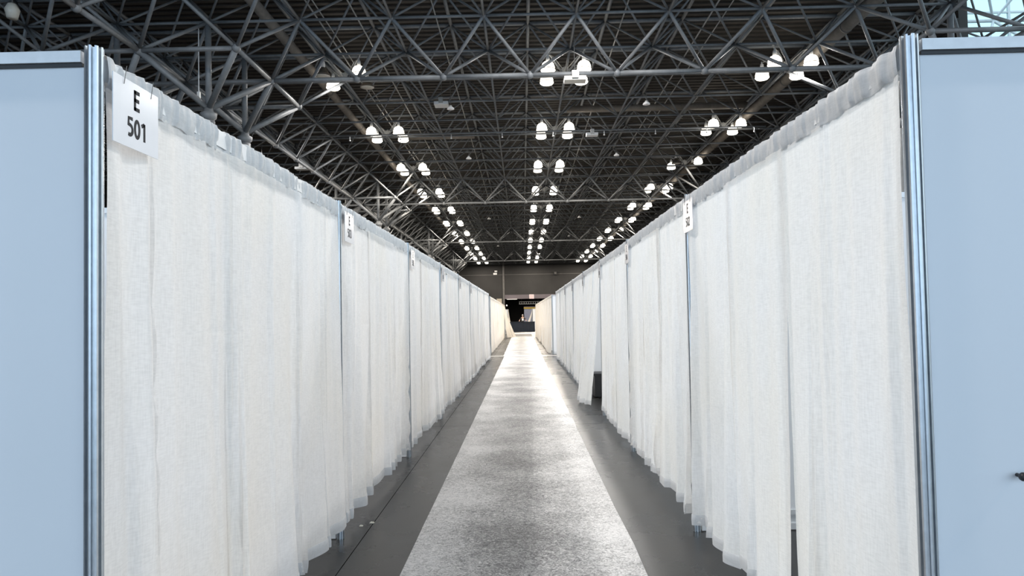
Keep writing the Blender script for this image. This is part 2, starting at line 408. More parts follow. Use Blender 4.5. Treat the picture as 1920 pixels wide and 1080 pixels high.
# ------------------------------------------------------------------ high bay lamp clusters
def bell(lit=True, n=24):
    return MB().lathe([(.06, 0), (.17, -.02), (.235, -.09), (.27, -.20), (.29, -.33), (.292, -.36), (.24, -.415), (.1, -.44), (.001, -.445)][::-1] if lit else
                      [(.055, .0), (.12, -.06), (.2, -.18), (.27, -.32), (.30, -.37)][::-1], n=n, cap=False)
bell_me, bell_far = {}, {}
def lampunit(parent, x, y, lit, lod):
    prof_n = 24 if lod == 0 else 12
    key = (lit, lod)
    if key not in bell_me:
        o = bell(lit, prof_n).build('lamp_shade', 'lamp_glass' if lit else 'lamp_off', parent, True)
        bell_me[key] = o.data
    else:
        o = bpy.data.objects.new('lamp_shade', bell_me[key]); link(o, parent)
    o.location = (x, y, 0)
    if lod == 0:
        for nm, fn, mt in (('band', lambda: MB().lathe([(.285, -.30), (.297, -.30), (.299, -.325), (.287, -.325)], n=24, cap=False), 'ring'),
                           ('ballast', lambda: MB().lathe([(.075, 0), (.085, .03), (.07, .22), (.03, .26), (.03, .33), (.001, .34)], n=12, cap=False), 'white')):
            if (nm, lit) not in bell_me:
                c = fn().build(nm, mt, o, True); bell_me[(nm, lit)] = c.data
            else: c = bpy.data.objects.new(nm, bell_me[(nm, lit)]); link(c, o)
        if not lit:
            if 'lens' not in bell_me: c = MB().lathe([(.001, -.40), (.18, -.395), (.295, -.365), (.295, -.36), (.001, -.36)], n=24, cap=False).build('lens', 'lamp_off_lens', o, True); bell_me['lens'] = c.data
            else: c = bpy.data.objects.new('lens', bell_me['lens']); link(c, o)
    return o
ordn = ['nearest', 'second', 'third', 'fourth', 'fifth', 'sixth', 'seventh', 'eighth', 'ninth', 'tenth', 'eleventh', 'farthest']
off_lamps = {(-3, 0): {(-1, -1), (1, 1)}, (3, 2): {(-1, -1), (1, 1)}}
lampz = H+3.36*S+.04
arm_cache = {}; lit_lamps = []
for ri, rname in ((-3, 'left'), (0, 'centre'), (3, 'right')):
    for k in range(12):
        x = (.64+ri)*S; y = (9.51+3*k)*S
        t = thing('lamp_cluster', '%s four-lamp high-bay cluster in the %s roof row%s' % (ordn[k], rname, ', two of its lamps unlit' if (ri, k) in off_lamps else ''), 'ceiling lamp', (x, y, lampz), 'four-lamp high-bay clusters')
        lod = 0 if k < 5 else 1
        for sx_ in (-1, 1):
            for sy_ in (-1, 1):
                lit = (sx_, sy_) not in off_lamps.get((ri, k), ())
                if (ri, k) == (0, 9) and (sx_, sy_) == (1, -1): lit = False
                if (ri, k) == (3, 6) and (sx_, sy_) == (1, 1): lit = False
                lampunit(t, sx_*.73, sy_*.76, lit, lod)
                if lit: lit_lamps.append((x+sx_*.73, y+sy_*.76, lampz))
                if lod == 0:
                    if (sx_, sy_) not in arm_cache:
                        o = MB().tube((sx_*.05, sy_*.05, -.1), (sx_*.5, sy_*.52, .3), .02, 8).tube((sx_*.5, sy_*.52, .3), (sx_*.73, sy_*.76, .3), .02, 8).build('arm', 'galv', t, True); arm_cache[(sx_, sy_)] = o.data
                    else: link(bpy.data.objects.new('arm', arm_cache[(sx_, sy_)]), t)
        if 'hub' not in arm_cache:
            o = MB().box((-.14, -.14, -.24), (.14, .14, -.02)).tube((0, 0, -.3), (0, 0, .05), .06, 10).build('hub', 'galv', t); arm_cache['hub'] = o.data
        else: link(bpy.data.objects.new('hub', arm_cache['hub']), t)

# small things hanging in the roof
def dome(x, y, z, label, r=.16):
    t = thing('hanging_sensor', label, 'sensor', (x, y, z), 'small white domes hanging from the roof')
    MB().lathe([(.001, 0), (r, .0), (r*.95, .05), (r*.5, .11), (.05, .17), (.001, .18)], n=16, cap=False).build('dome', 'white', t, True)
    MB().tube((0, 0, .15), (0, 0, ZD-z-.1), .012, 6).build('rod', 'steel_dark', t)
def atz(u, v, z):
    d = R.transposed() @ Vector((0, 0, 0)) if False else None
    dc = Vector(((u-ccx)/f_px, -(v-ccy)/f_px, -1)); w = R @ dc; s_ = (z-H)/w.z
    return w.x*s_, w.y*s_
zs = H+3.05*S
for (u, v, lb) in [(845, 205, 'white dome sensor hanging left of centre beyond the first lamp clusters'), (879, 298, 'white dome sensor between left and centre rows, beyond the second clusters'),
                   (1212, 196, 'white dome sensor hanging between centre and right rows, nearest on that side'), (1156, 292, 'white dome sensor right of the third centre cluster'),
                   (917, 411, 'small white dome far off, left of the sixth centre cluster'), (1086, 408, 'small white dome far off, right of the sixth centre cluster'),
                   (934, 462, 'tiny white dome near the far end, left of the centre row'), (1067, 443, 'tiny white dome near the far end, right of the centre row')]:
    x, y = atz(u, v, zs); dome(x, y, zs, lb)
def box_light(u, v, z, sx_, sy_, label, mt='white'):
    x, y = atz(u, v, z); t = thing('roof_box', label, 'box', (x, y, z))
    MB().box((-sx_, -sy_, 0), (sx_, sy_, .14)).build('housing', mt, t)
    MB().tube((0, 0, .14), (0, 0, max(.3, ZD-z-.1)), .015, 6).build('hanger', 'steel_dark', t)
    MB().box((-sx_*.3, -sy_-.1, .05), (sx_*.3, -sy_, .3)).build('bracket', 'galv', t)
box_light(828, 199, H+3.2*S, .32, .3, 'flat pale rectangular unit hanging left of centre beside a dome sensor')
box_light(1110, 255, H+3.05*S, .3, .2, 'pale box unit with bracket right of the second centre cluster')
box_light(1078, 153, H+2.7*S, .38, .22, 'pink-lit box projector clamped below the nearest centre cluster', 'lamp_off_lens')
box_light(567, 318, H+3.0*S, .4, .25, 'pale box unit above the left curtains beside the left truss')
box_light(491, 303, H+3.0*S, .3, .2, 'small pale unit just above the left curtains')
x, y = A(-4, 7).x-.32, A(-4, 7).y
hc = thing('hanging_cable', 'thin white cable with a hook hanging beside the nearest left roof column', 'cable', (x, y, 9.0))
MB().tube((0, 0, .1), (0, 0, 2.5), .018, 6).build('cord', 'white', hc)
MB().box((-.045, -.045, 0), (.045, .045, .2)).tube((0, 0, 0), (.06, 0, -.12), .014, 6).tube((.06, 0, -.12), (0, 0, -.2), .014, 6).build('hook', 'white', hc)
x, y = atz(23, 22, H+3.0*S)
sc = thing('roof_speaker', 'small grey unit hanging in the roof at the top left corner', 'speaker', (x, y, H+3.0*S))
MB().lathe([(.001, -.2), (.14, -.2), (.2, .05), (.12, .22), (.001, .25)], n=14, cap=False).build('body', 'lamp_off_lens', sc, True)
MB().tube((0, 0, .2), (0, 0, 1.2), .02, 6).build('hanger', 'steel_dark', sc)

# ------------------------------------------------------------------ posts
def post_mesh():
    r, g, d = .0262, .0048, .017
    pts = []
    for i in range(8):
        a = i*PI/4; n_ = Vector((math.cos(a), math.sin(a))); t_ = Vector((-n_.y, n_.x)); hw = r*math.tan(PI/8)
        for (tt, dd) in ((-hw, 0), (-g, 0), (-g*.9, -d), (g*.9, -d), (g, 0)): pts.append(n_*(r+dd)+t_*tt)
    n = len(pts); v = []; f = []
    for z in (0, HT+.012): v += [(p.x, p.y, z) for p in pts]
    for i in range(n): f.append((i, (i+1) % n, n+(i+1) % n, n+i))
    f.append(tuple(range(n, 2*n))); f.append(tuple(range(n-1, -1, -1)))
    me = bpy.data.meshes.new('booth_post'); me.from_pydata(v, [], f); me.materials.append(M['alu']); return me
PM = post_mesh()
def post(x, y, label):
    o = bpy.data.objects.new('booth_post', PM); o.location = (x, y, 0); o.rotation_euler.z = PI/8; link(o)
    tag(o, label, 'post', 'aluminium posts between the booths')
def divider(side, x, y, label, depth=2.95):
    t = thing('divider_panel', label, 'panel', (x, y, 0), 'white dividers between the booths')
    a, b = sorted((-side*.033, -side*depth))
    MB().box((a, -.006, .14), (b, .006, HT-.045)).build('infill', 'panel', t)
    MB().box((a, -.018, HT-.045), (b, .018, HT-.005)).build('top_rail', 'rail', t)
    MB().box((a, -.018, .006), (b, .018, .05)).build('bottom_rail', 'rail', t)
    MB().box((a, -.016, .11), (b, .016, .145)).box((a, -.004, .05), (b, .004, .11)).build('kick_rail', 'rail', t)

# ------------------------------------------------------------------ curtains
def prof1d(rng, L_, gmin, gmax, sharp=.25):
    ks = [(-.3, 0)]; u = -.3; sgn = 1
    while u < L_+.4:
        if rng.random() < sharp: u += rng.uniform(.012, .022); sgn = -sgn; ks.append((u, sgn*rng.uniform(.4, 1)))
        else:
            u += rng.uniform(gmin, gmax); sgn = -sgn if rng.random() < .75 else sgn
            ks.append((u, sgn*rng.uniform(.2, 1)))
    def f(x):
        lo, hi = 0, len(ks)-1
        if x <= ks[0][0]: return ks[0][1]
        if x >= ks[-1][0]: return ks[-1][1]
        while hi-lo > 1:
            m_ = (lo+hi)//2
            if ks[m_][0] <= x: lo = m_
            else: hi = m_
        t = (x-ks[lo][0])/(ks[hi][0]-ks[lo][0]); t = t*t*(3-2*t)
        return ks[lo][1]*(1-t)+ks[hi][1]*t
    return f
def curtain(side, P0, P1, seed, label, mt='cloth', npan=3, res=.015, flare=0, flare_lo=.0, open_near=0, group=None, hem=.075):
    """P0 near post (x,y), P1 far post. side=+1: hangs left of the aisle, cloth bulges to +x."""
    rng = random.Random(seed)
    P0 = Vector((P0[0], P0[1])); P1 = Vector((P1[0], P1[1])); L_ = (P1-P0).length; D = (P1-P0)/L_
    Nn = Vector((D.y, -D.x)) if side > 0 else Vector((-D.y, D.x))
    if Nn.x*side < 0: Nn = -Nn
    t_ = thing('booth_curtain', label, 'curtain', (P0.x, P0.y, 0), group)
    a0, a1 = .031, L_-.031
    def W(u, off, z): p = D*u+Nn*off; return (p.x, p.y, z)
    # rail
    mb = MB()
    q = [W(a0, -.014, 0), W(a1, -.014, 0), W(a1, .014, 0), W(a0, .014, 0)]
    mb.v = [(x, y, z) for z in (HT-.085, HT-.012) for (x, y, _) in q]; mb.f = [(3, 2, 1, 0), (4, 5, 6, 7), (0, 1, 5, 4), (1, 2, 6, 5), (2, 3, 7, 6), (3, 0, 4, 7)]
    mb.build('rail', 'rail', t_)
    # drapes
    bounds = [a0]+[a0+(a1-a0)*(i+rng.uniform(-.12, .12))/npan for i in range(1, npan)]+[a1]
    rows = [0, .006, .02, .05, .09, .14, .2, .28, .36, .44, .52, .6, .68, .76, .83, .89, .94, 1.0] if res > .02 else [0, .004, .012, .025, .045, .07]+[.1+.9*k/30 for k in range(31)]
    fine = prof1d(rng, L_, .018, .06, .0)
    creases = [.36, .60, .80] if res < .02 else []
    for c_ in creases: rows += [c_-.005, c_, c_+.005]
    rows = sorted(set(rows))
    zt = HT-.1
    for pi in range(npan):
        u0, u1 = bounds[pi]-(.03 if pi else 0), bounds[pi+1]+(.03 if pi < npan-1 else 0)
        if pi == 0 and open_near: pass
        top = prof1d(rng, L_, .06, .17, .35); bot = prof1d(rng, L_, .12, .32, .5); lean = rng.uniform(-.08, .08); lean2 = rng.uniform(-.04, .04)
        base = .012+.014*(pi % 2); ph = rng.uniform(0, 9); outb = rng.uniform(-.01, .015); hz = rng.uniform(-.015, .02)
        n = max(6, int((u1-u0)/res)); v = []; fcs = []
        edge_l, edge_r = rng.uniform(-.03, .05), rng.uniform(-.05, .03)
        for ri_, t in enumerate(rows):
            zb = hem
            for k_ in range(n+1):
                s_ = k_/n
                u = u0+(u1-u0)*s_
                uu = u+lean*t+lean2*math.sin(t*3+ph)
                amp = (.007+.046*t**.65)*(1.5 if mt == 'cloth_cream' else 1)
                off = base+amp*((1-t)*top(uu)+t*bot(uu))+.0045*fine(u)*math.exp(-t*14)+outb*t*t+.004*noise.noise(Vector((u*6, t*9, ph)))
                off = max(off, .006-.03*t)
                ug = u + (edge_l*(1-s_)+edge_r*s_)*t*t
                if pi == 0 and open_near: ug = u + open_near*(1-s_)**1.0*t**.8
                fl = flare*(t**1.3)*(math.sin(PI*min(1, max(0, (u-a0)/(a1-a0))))*.4+.6*(1-(u-a0)/(a1-a0)))
                if flare_lo: fl += flare_lo*(t**1.3)*((u-a0)/(a1-a0))
                cz = sum((.0055*max(0, .35+noise.noise(Vector((u*1.7, c_*9, seed))))) for c_ in creases if abs(t-c_) < .0015); off += cz
                z = zt-(zt-hem)*t + (.02*noise.noise(Vector((u*2.2, seed, 3)))+hz)*t
                if fl: z += -.02*t + .0*fl
                v.append(W(min(max(ug, .0305), L_-.0305) if not flare else ug, off+fl, z))
        nn = n+1
        for r_ in range(len(rows)-1):
            for k_ in range(n): fcs.append((r_*nn+k_, r_*nn+k_+1, (r_+1)*nn+k_+1, (r_+1)*nn+k_))
        dr = mobj('drape', v, fcs, mt, t_, True)
        # hem band: doubled cloth at the foot
        last = (len(rows)-1)*nn; prev = last-nn; hv = []; hf = []
        for k_ in range(nn):
            b_ = Vector(v[last+k_]); a_ = Vector(v[prev+k_]); dirn = (a_-b_).normalized(); o_ = Vector((Nn.x, Nn.y, 0))*.0035
            hv += [tuple(b_+o_+Vector((0, 0, -.002))), tuple(b_+dirn*.035+o_*1.6), tuple(b_+dirn*.068+o_*1.1), tuple(b_+dirn*.072+o_*.1)]
        for k_ in range(n):
            for q_ in range(3): hf.append((4*k_+q_, 4*k_+4+q_, 4*k_+5+q_, 4*k_+1+q_))
        mobj('hem', hv, hf, 'cloth_double_shaded' if mt == 'cloth' else mt, dr, True)
    # gathered rod pocket
    n = int((a1-a0)/(res*.55)); v = []; fcs = []
    rf = prof1d(rng, L_, .012, .05, .12); rf2 = prof1d(rng, L_, .05, .16, .1)
    cs = [(-.017, -.10), (-.02, -.05), (-.017, -.008), (0, .002), (.017, -.006), (.022, -.03), (.0225, -.055), (.02, -.08), (.0165, -.097), (.013, -.108)]
    m_ = len(cs)
    for k_ in range(n+1):
        u = a0+(a1-a0)*k_/n; a = rf(u); b_ = rf2(u)
        for q_, (o_, z_) in enumerate(cs):
            w = (0 if q_ < 3 else .5 if q_ == 3 else 1)
            sh = .006*noise.noise(Vector((u*18, q_*.6, seed)))
            v.append(W(min(max(u+sh, a0), a1), o_+w*(.0085*a+.006*b_)*(1 if q_ < m_-1 else .4)+(.008*noise.noise(Vector((u*26, q_*.5, seed+7))) if w else 0), HT+z_+(.003*a if 2 <= q_ <= 4 else 0)+(.006*b_ if q_ >= m_-2 else 0)))
    for k_ in range(n):
        for q_ in range(m_-1): fcs.append((k_*m_+q_, (k_+1)*m_+q_, (k_+1)*m_+q_+1, k_*m_+q_+1))
    mobj('rod_pocket', v, fcs, 'cloth_double_shaded' if mt == 'cloth' else mt, t_, True)
    return t_

# ------------------------------------------------------------------ lettered signs
def arc(cx, cz, rx, rz, a0, a1, n=10):
    return [(cx+rx*math.cos(math.radians(a0+(a1-a0)*i/n)), cz+rz*math.sin(math.radians(a0+(a1-a0)*i/n))) for i in range(n+1)]
GW = .56
GL = {'E': [[(.07, 0), (.07, 1)], [(.0, .93), (.5, .93)], [(.0, .52), (.46, .52)], [(.0, .07), (.5, .07)]],
      '0': [arc(.28, .5, .21, .43, 90, 450, 24)],
      '1': [[(.36, 0), (.36, .97)], [(.08, .78), (.36, .93)]],
      '2': [arc(.27, .70, .19, .23, 165, -25, 10)+[(.08, .07)], [(.0, .07), (.52, .07)]],
      '3': [arc(.22, .72, .2, .21, 130, -90, 9), arc(.22, .28, .23, .22, 90, -135, 10)],
      '4': [[(.38, 0), (.38, .98)], [(.38, .95), (.04, .3)], [(.0, .27), (.54, .27)]],
      '5': [[(.48, .93), (.1, .93), (.09, .55)]+arc(.2, .33, .26, .26, 88, -120, 12)],
      '6': [[(.42, .93)]+arc(.5, .4, .42, .5, 110, 180, 6)+arc(.28, .3, .2, .23, 180, 540, 18)],
      '7': [[(.02, .93), (.5, .93)], [(.46, .93), (.2, 0)]],
      '8': [arc(.28, .73, .17, .2, 0, 360, 18), arc(.28, .29, .21, .23, 0, 360, 18)],
      '9': [[(.14, .07)]+arc(.06, .6, .42, .5, -70, 0, 6)+arc(.28, .7, .2, .23, 0, 360, 18)]}
def glyph(ch, w=.15):
    mb = MB()
    for pl in GL[ch]:
        n = len(pl); L1, L2 = [], []
        for i, p in enumerate(pl):
            a = Vector(pl[max(0, i-1)]); b = Vector(pl[min(n-1, i+1)])
            if n > 12 and (Vector(pl[0])-Vector(pl[-1])).length < .01 and i in (0, n-1): a, b = Vector(pl[n-2]), Vector(pl[1])
            d = (b-a).normalized(); nn = Vector((-d.y, d.x))
            L1.append(Vector(p)+nn*w/2); L2.append(Vector(p)-nn*w/2)
        k = len(mb.v)
        for z in (0, .03):
            mb.v += [(q.x, -z, q.y) for q in L1]+[(q.x, -z, q.y) for q in L2]
        for i in range(n-1):
            mb.f.append((k+i, k+i+1, k+n+i+1, k+n+i)); mb.f.append((k+2*n+i, k+3*n+i, k+3*n+i+1, k+2*n+i+1))
            mb.f.append((k+i, k+2*n+i, k+2*n+i+1, k+i+1)); mb.f.append((k+n+i, k+n+i+1, k+3*n+i+1, k+3*n+i))
        mb.f.append((k, k+n, k+3*n, k+2*n)); mb.f.append((k+n-1, k+3*n-1, k+4*n-1, k+2*n-1)) if False else None
    return mb
def sign(side, x, yn, num, label, w=.275, z0=2.16, hgt=.222):
    """board on the aisle face; yn = near edge"""
    t = thing('booth_sign', label, 'sign', (x, yn+w/2, z0), 'numbered white booth signs', rz=(PI/2 if side > 0 else -PI/2))
    pass
    # local: x along reading direction, -y faces the aisle
    MB().box((-w/2, -.0015, 0), (w/2, .0015, hgt)).build('board', 'sign', t)
    def put(txt, zc, h_, tr):
        adv = h_*tr; x0 = -adv*len(txt)/2+adv*.07
        for i, ch in enumerate(txt):
            mb = glyph(ch, .195); mb.v = [(x0+i*adv+a*h_, -.0016+b*.02, zc+c*h_) for a, b, c in mb.v]
            mb.build('letter' if ch == 'E' else 'digit', 'ink', t)
    put('E', .132, .066, .6); put(num, .038, .064, .62)
    for sx_ in (-.08, .085):
        MB().tube((sx_, -.004, hgt-.022), (sx_+.012, -.006, hgt+.04), .0012, 5).build('pin_wire', 'steel_dark', t)

# ------------------------------------------------------------------ booth blocks
LP = [(-1.335, 2.175), (-1.345, 5.12), (-1.325, 8.08), (-1.305, 11.05), (-1.295, 14.03), (-1.29, 17.0), (-1.285, 19.95), (-1.275, 22.95), (-1.265, 25.95)]
RP = [(1.252, 2.245), (1.235, 5.18), (1.245, 8.2), (1.25, 11.12), (1.245, 14.1), (1.24, 17.05), (1.235, 19.9), (1.23, 22.7), (1.22, 25.2)]
onm = ['nearest', 'second', 'third', 'fourth', 'fifth', 'sixth', 'seventh', 'eighth', 'ninth']
GC = 'white booth curtains along the aisle'
for (PS, side, nm, base) in ((LP, 1, 'left', 501), (RP, -1, 'right', 502)):
    for i, (x, y) in enumerate(PS):
        last = i == len(PS)-1
        post(x, y, '%s aluminium curtain post on the %s side of the aisle%s' % (onm[i], nm, ', at the outer corner' if i == 0 else ', at the cross aisle' if last else ''))
        if i: divider(side, x, y, 'white divider panel behind the %s curtain post on the %s side' % (onm[i], nm))
    for i in range(len(PS)-1):
        num = base+2*i
        kw = {}
        lab = 'white sheer curtain across booth %d on the %s side' % (num, nm)
        if side < 0 and i == 3: kw = dict(flare=.27, flare_lo=.1, open_near=.5); lab = 'white curtain pulled out into the aisle on the right, open at its near edge'
        if side < 0 and i == 0: lab = 'closest white curtain on the right, hanging from the end post to sign E 502'
        if side > 0 and i == 0: lab = 'closest white curtain on the left, under sign E 501'
        curtain(side, PS[i], PS[i+1], 11+i*7+(100 if side < 0 else 0), lab, res=.012 if i < 1 else .016 if i < 3 else .03, group=GC, hem=.10, **kw)
        if i < 6:
            dist = 'closest' if i == 0 else ''
            ys = PS[i][1]+(.012 if i == 0 else .03) if side > 0 else PS[i+1][1]-.31
            if i == 0 and side < 0: ys = PS[1][1]-.31
            xs = (PS[i][0]+(PS[i+1][0]-PS[i][0])*.05 if side > 0 else PS[i+1][0])+side*.046
            if side > 0 and i == 0: xs += .006
            sign(side, xs, ys, str(num), 'white sign reading E %d at the top of the %s curtains' % (num, nm))

def block_end(side, x, y, label, width=2.95, knob=False):
    t = thing('end_panel', label, 'panel', (x, y, 0))
    a, b = sorted((-side*.033, -side*width))
    MB().box((a, .0, .1), (b, .01, HT-.047)).build('infill', 'panel', t)
    MB().box((a, -.018, HT-.038), (b, .018, HT-.002)).build('top_rail', 'rail', t)
    MB().box((a, -.010, HT-.049), (b, .016, HT-.038)).build('rail_groove_shadow', 'black', t)  # black strip painted in for the shadow line under the top rail
    MB().box((a, -.018, .01), (b, .018, .1)).build('bottom_rail', 'rail', t)
    if knob:
        k = MB().ball((0, 0, 0), .014, 12, 8).tube((0, 0, 0), (0, .03, 0), .006, 8).build('clip', 'black', t, True); k.location = (-side*(.255 if side > 0 else .285), -.03, H-.525)
block_end(1, LP[0][0], LP[0][1], 'pale blue-white wall panel facing the camera at the left edge')
block_end(-1, RP[0][0], RP[0][1], 'pale lavender-white wall panel facing the camera at the right edge, with a small dark clip', knob=True)

# second block beyond the cross aisle
L2 = [(-1.37+.0*i, 29.6+3.0*i) for i in range(9)]; R2 = [(1.225-.028*i, 29.1+3.0*i) for i in range(9)]
for (PS, side, nm) in ((L2, 1, 'left'), (R2, -1, 'right')):
    for i, (x, y) in enumerate(PS):
        post(x, y, '%s aluminium post beyond the white floor strip on the %s side' % (onm[i], nm))
    block_end(side, PS[0][0], PS[0][1], 'far white end panel facing the cross aisle on the %s side' % nm)
    for i in range(8):
        kw = {}; lab = '%s cream curtain beyond the cross aisle on the %s side' % (onm[i], nm)
        if side > 0 and i == 7: kw = dict(flare=.35, flare_lo=.75); lab = 'cream curtain swept out towards the carpet at the far end of the left row'
        if side < 0 and i == 0: kw = dict(flare=.16, flare_lo=.05); lab = 'cream curtain hanging out beside the white end panel across the cross aisle, right'
        if side < 0 and i in (1, 2, 4): kw = dict(flare=.09, flare_lo=.03)
        curtain(side, PS[i], PS[i+1], 300+i*5+(50 if side < 0 else 0), lab, 'cloth_cream', npan=2, res=.05, group='cream curtains of the far booth block', **kw)
        if i: divider(side, PS[i][0], PS[i][1], 'white divider behind the %s post beyond the cross aisle, %s side' % (onm[i], nm))
# third block behind the counter
for side, nm, x, y0 in ((1, 'left', -1.75, 84.0), (-1, 'right', 1.15, 82.0)):
    block_end(side, x, y0, 'distant white end panel behind the dark counter, %s of the person' % nm, 1.9)
    post(x, y0, 'distant post beside the white panel %s of the person' % nm)
    post(x, y0+3, 'distant rear post behind the counter on the %s' % nm)
    curtain(side, (x, y0), (x, y0+3), 900+side, 'distant cream curtain swept aside behind the dark counter, %s of the person' % nm, 'cloth_cream', npan=1, res=.05, flare=.9 if side < 0 else .3, flare_lo=.6 if side < 0 else .25, group='cream curtains behind the counter')

# ------------------------------------------------------------------ floor things
def ribbon(name, pts, mt, th=.006):
    v = [(x, y, z) for z in (.001, th) for (x, y) in pts]; n = len(pts)
    f = [tuple(range(n-1, -1, -1)), tuple(range(n, 2*n))]+[(i, (i+1) % n, n+(i+1) % n, n+i) for i in range(n)]
    return mobj(name, v, f, mt)
rng = random.Random(3)
def runner(xl0, xr0, xl1, xr1, y0, y1, n=60):
    l = []; r = []
    for i in range(n+1):
        t = i/n; y = y0+(y1-y0)*t
        l.append((xl0+(xl1-xl0)*t+.006*noise.noise(Vector((y*.8, 1, 0))), y)); r.append((xr0+(xr1-xr0)*t+.014*noise.noise(Vector((y*.9, 5, 0))), y))
    v = []; f = []
    for (a, b) in zip(l, r): v += [(a[0], a[1], .007), (b[0], b[1], .007), (a[0]-.004, a[1], .0), (b[0]+.004, b[1], .0)]
    for i in range(n):
        k = 4*i; f += [(k, k+1, k+5, k+4), (k+2, k, k+4, k+6), (k+1, k+3, k+7, k+5)]
    f += [(2, 3, 1, 0), (4*n, 4*n+1, 4*n+3, 4*n+2)]
    return v, f
v, f = runner(-.79, .72, -.76, .735, -1.5, 28.0); tag(mobj('carpet_runner', v, f, 'carpet'), 'long pale grey carpet runner under scuffed clear film down the aisle', 'carpet')
v, f = runner(-.80, .735, -.88, .78, 28.25, 54.0, 30); tag(mobj('carpet_runner', v, f, 'carpet'), 'far pale carpet runner beyond the white strip across the floor', 'carpet')
tp = ribbon('floor_tape', [(-1.45, 28.0), (1.36, 27.75), (1.36, 28.15), (-1.45, 28.4)], 'tape', .009); tag(tp, 'white strip lying across the aisle floor at the cross aisle', 'tape')
tp = ribbon('floor_tape', [(-1.2, 53.9), (1.35, 53.9), (1.35, 54.8), (-1.2, 54.8)], 'tape', .009); tag(tp, 'far white strip across the floor before the dark mat', 'tape')
tp = ribbon('floor_mat', [(-.85, 55.6), (.72, 55.6), (.72, 62.5), (-.85, 62.5)], 'mat', .012); tag(tp, 'dark worn mat on the floor before the counter', 'mat')
tp = ribbon('floor_strip', [(-1.2, 63.2), (1.2, 63.2), (1.2, 68.5), (-1.2, 68.5)], 'tape', .008); tag(tp, 'pale floor strip at the foot of the dark counter', 'tape')
for (x, y, s_, lb) in ((-1.265, 5.42, .014, 'small white paper scrap on the floor by the second left post'), (-1.2, 5.5, .018, 'flat yellowish scrap on the floor right of the white one')):
    mb = MB(); mb.v = [(-s_, -s_*.8, .001), (s_*.9, -s_, .001), (s_, s_*.7, .001), (-s_*.6, s_, .001), (-s_*.8, -s_*.6, .007), (s_*.7, -s_*.7, .009), (s_*.8, s_*.5, .006), (-s_*.5, s_*.8, .008)]
    mb.f = [(3, 2, 1, 0), (4, 5, 6, 7), (0, 1, 5, 4), (1, 2, 6, 5), (2, 3, 7, 6), (3, 0, 4, 7)]
    tag(mb.build('paper_scrap', 'litter', None, False, (x, y, 0)), lb, 'litter')
# dark storage under the open right booth
db = thing('storage_crate', 'black box on the floor inside the open booth on the right', 'box', (1.75, 13.75, 0))
MB().box((-.4, -.25, .02), (.9, .25, .42)).build('body', 'black', db); MB().box((-.42, -.27, .42), (.92, .27, .46)).build('lid', 'black', db)

# ------------------------------------------------------------------ counter and person
ct = thing('draped_counter', 'dark navy draped counter standing across the far end of the aisle', 'counter', (-.09, 70.0, 0))
n = 120; v = []; fcs = []; pf = prof1d(random.Random(9), 2.6, .1, .3, .3)
for z, am in ((.03, 1), (.5, .7), (1.0, .15)):
    for k_ in range(n+1):
        u = 2.56*k_/n; v.append((-1.28+u, -.3-.02*am*(1+pf(u)), z))
for r_ in range(2):
    for k_ in range(n): fcs.append((r_*(n+1)+k_, r_*(n+1)+k_+1, (r_+1)*(n+1)+k_+1, (r_+1)*(n+1)+k_))
mobj('skirt', v, fcs, 'navy', ct, True)
MB().box((-1.3, -.34, 1.0), (1.3, .38, 1.04)).build('table_top', 'navy', ct)
for sx_ in (-1.2, 1.2):
    for sy_ in (-.25, .3): MB().tube((sx_, sy_, 0), (sx_, sy_, 1.0), .02, 8).build('leg', 'alu', ct)

def skinned(name, pts, edges, radii, mt, parent, sub=2, loc=(0, 0, 0)):
    me = bpy.data.meshes.new(name); me.from_pydata(pts, edges, []); me.materials.append(M[mt])
    o = bpy.data.objects.new(name, me); o.location = loc; link(o, parent)
    o.modifiers.new('skin', 'SKIN'); 
    if not me.skin_vertices: pass
    for i, sv in enumerate(me.skin_vertices[0].data):
        sv.radius = radii[i] if isinstance(radii[i], tuple) else (radii[i], radii[i]); sv.use_root = (i == 0)
    s_ = o.modifiers.new('sub', 'SUBSURF'); s_.levels = sub; s_.render_levels = sub
    for p_ in me.polygons: p_.use_smooth = True
    return o
def ensure_skin(me):
    bm = bmesh.new(); bm.from_mesh(me); bm.verts.layers.skin.verify(); bm.to_mesh(me); bm.free()
_old = skinned
def skinned(name, pts, edges, radii, mt, parent, sub=2, loc=(0, 0, 0)):
    me = bpy.data.meshes.new(name); me.from_pydata(pts, edges, []); ensure_skin(me); me.materials.append(M[mt])
    o = bpy.data.objects.new(name, me); o.location = loc; link(o, parent)
    sk = o.modifiers.new('skin', 'SKIN'); sk.use_smooth_shade = True
    for i, sv in enumerate(me.skin_vertices[0].data):
        r_ = radii[i]; sv.radius = r_ if isinstance(r_, tuple) else (r_, r_); sv.use_root = (i == 0)
    s_ = o.modifiers.new('sub', 'SUBSURF'); s_.levels = sub; s_.render_levels = sub
    return o
pe = thing('person', 'person in a dark top with arms spread, standing behind the dark counter', 'person', (0.0, 71.0, 0))
P_ = [(0, 0, .95), (0, 0, 1.1), (0, 0, 1.28), (0, .0, 1.42), (0, 0, 1.5), (0, -.01, 1.56), (0, -.01, 1.66),
      (-.17, 0, 1.40), (-.3, -.08, 1.2), (-.36, -.26, 1.1), (.17, 0, 1.40), (.3, -.08, 1.2), (.38, -.24, 1.13),
      (-.1, 0, .88), (-.11, -.01, .48), (-.11, .02, .09), (-.12, -.1, .04), (.1, 0, .88), (.11, -.01, .48), (.11, .02, .09), (.12, -.1, .04)]
E_ = [(0, 1), (1, 2), (2, 3), (3, 4), (4, 5), (5, 6), (3, 7), (7, 8), (8, 9), (3, 10), (10, 11), (11, 12), (0, 13), (13, 14), (14, 15), (15, 16), (0, 17), (17, 18), (18, 19), (19, 20)]
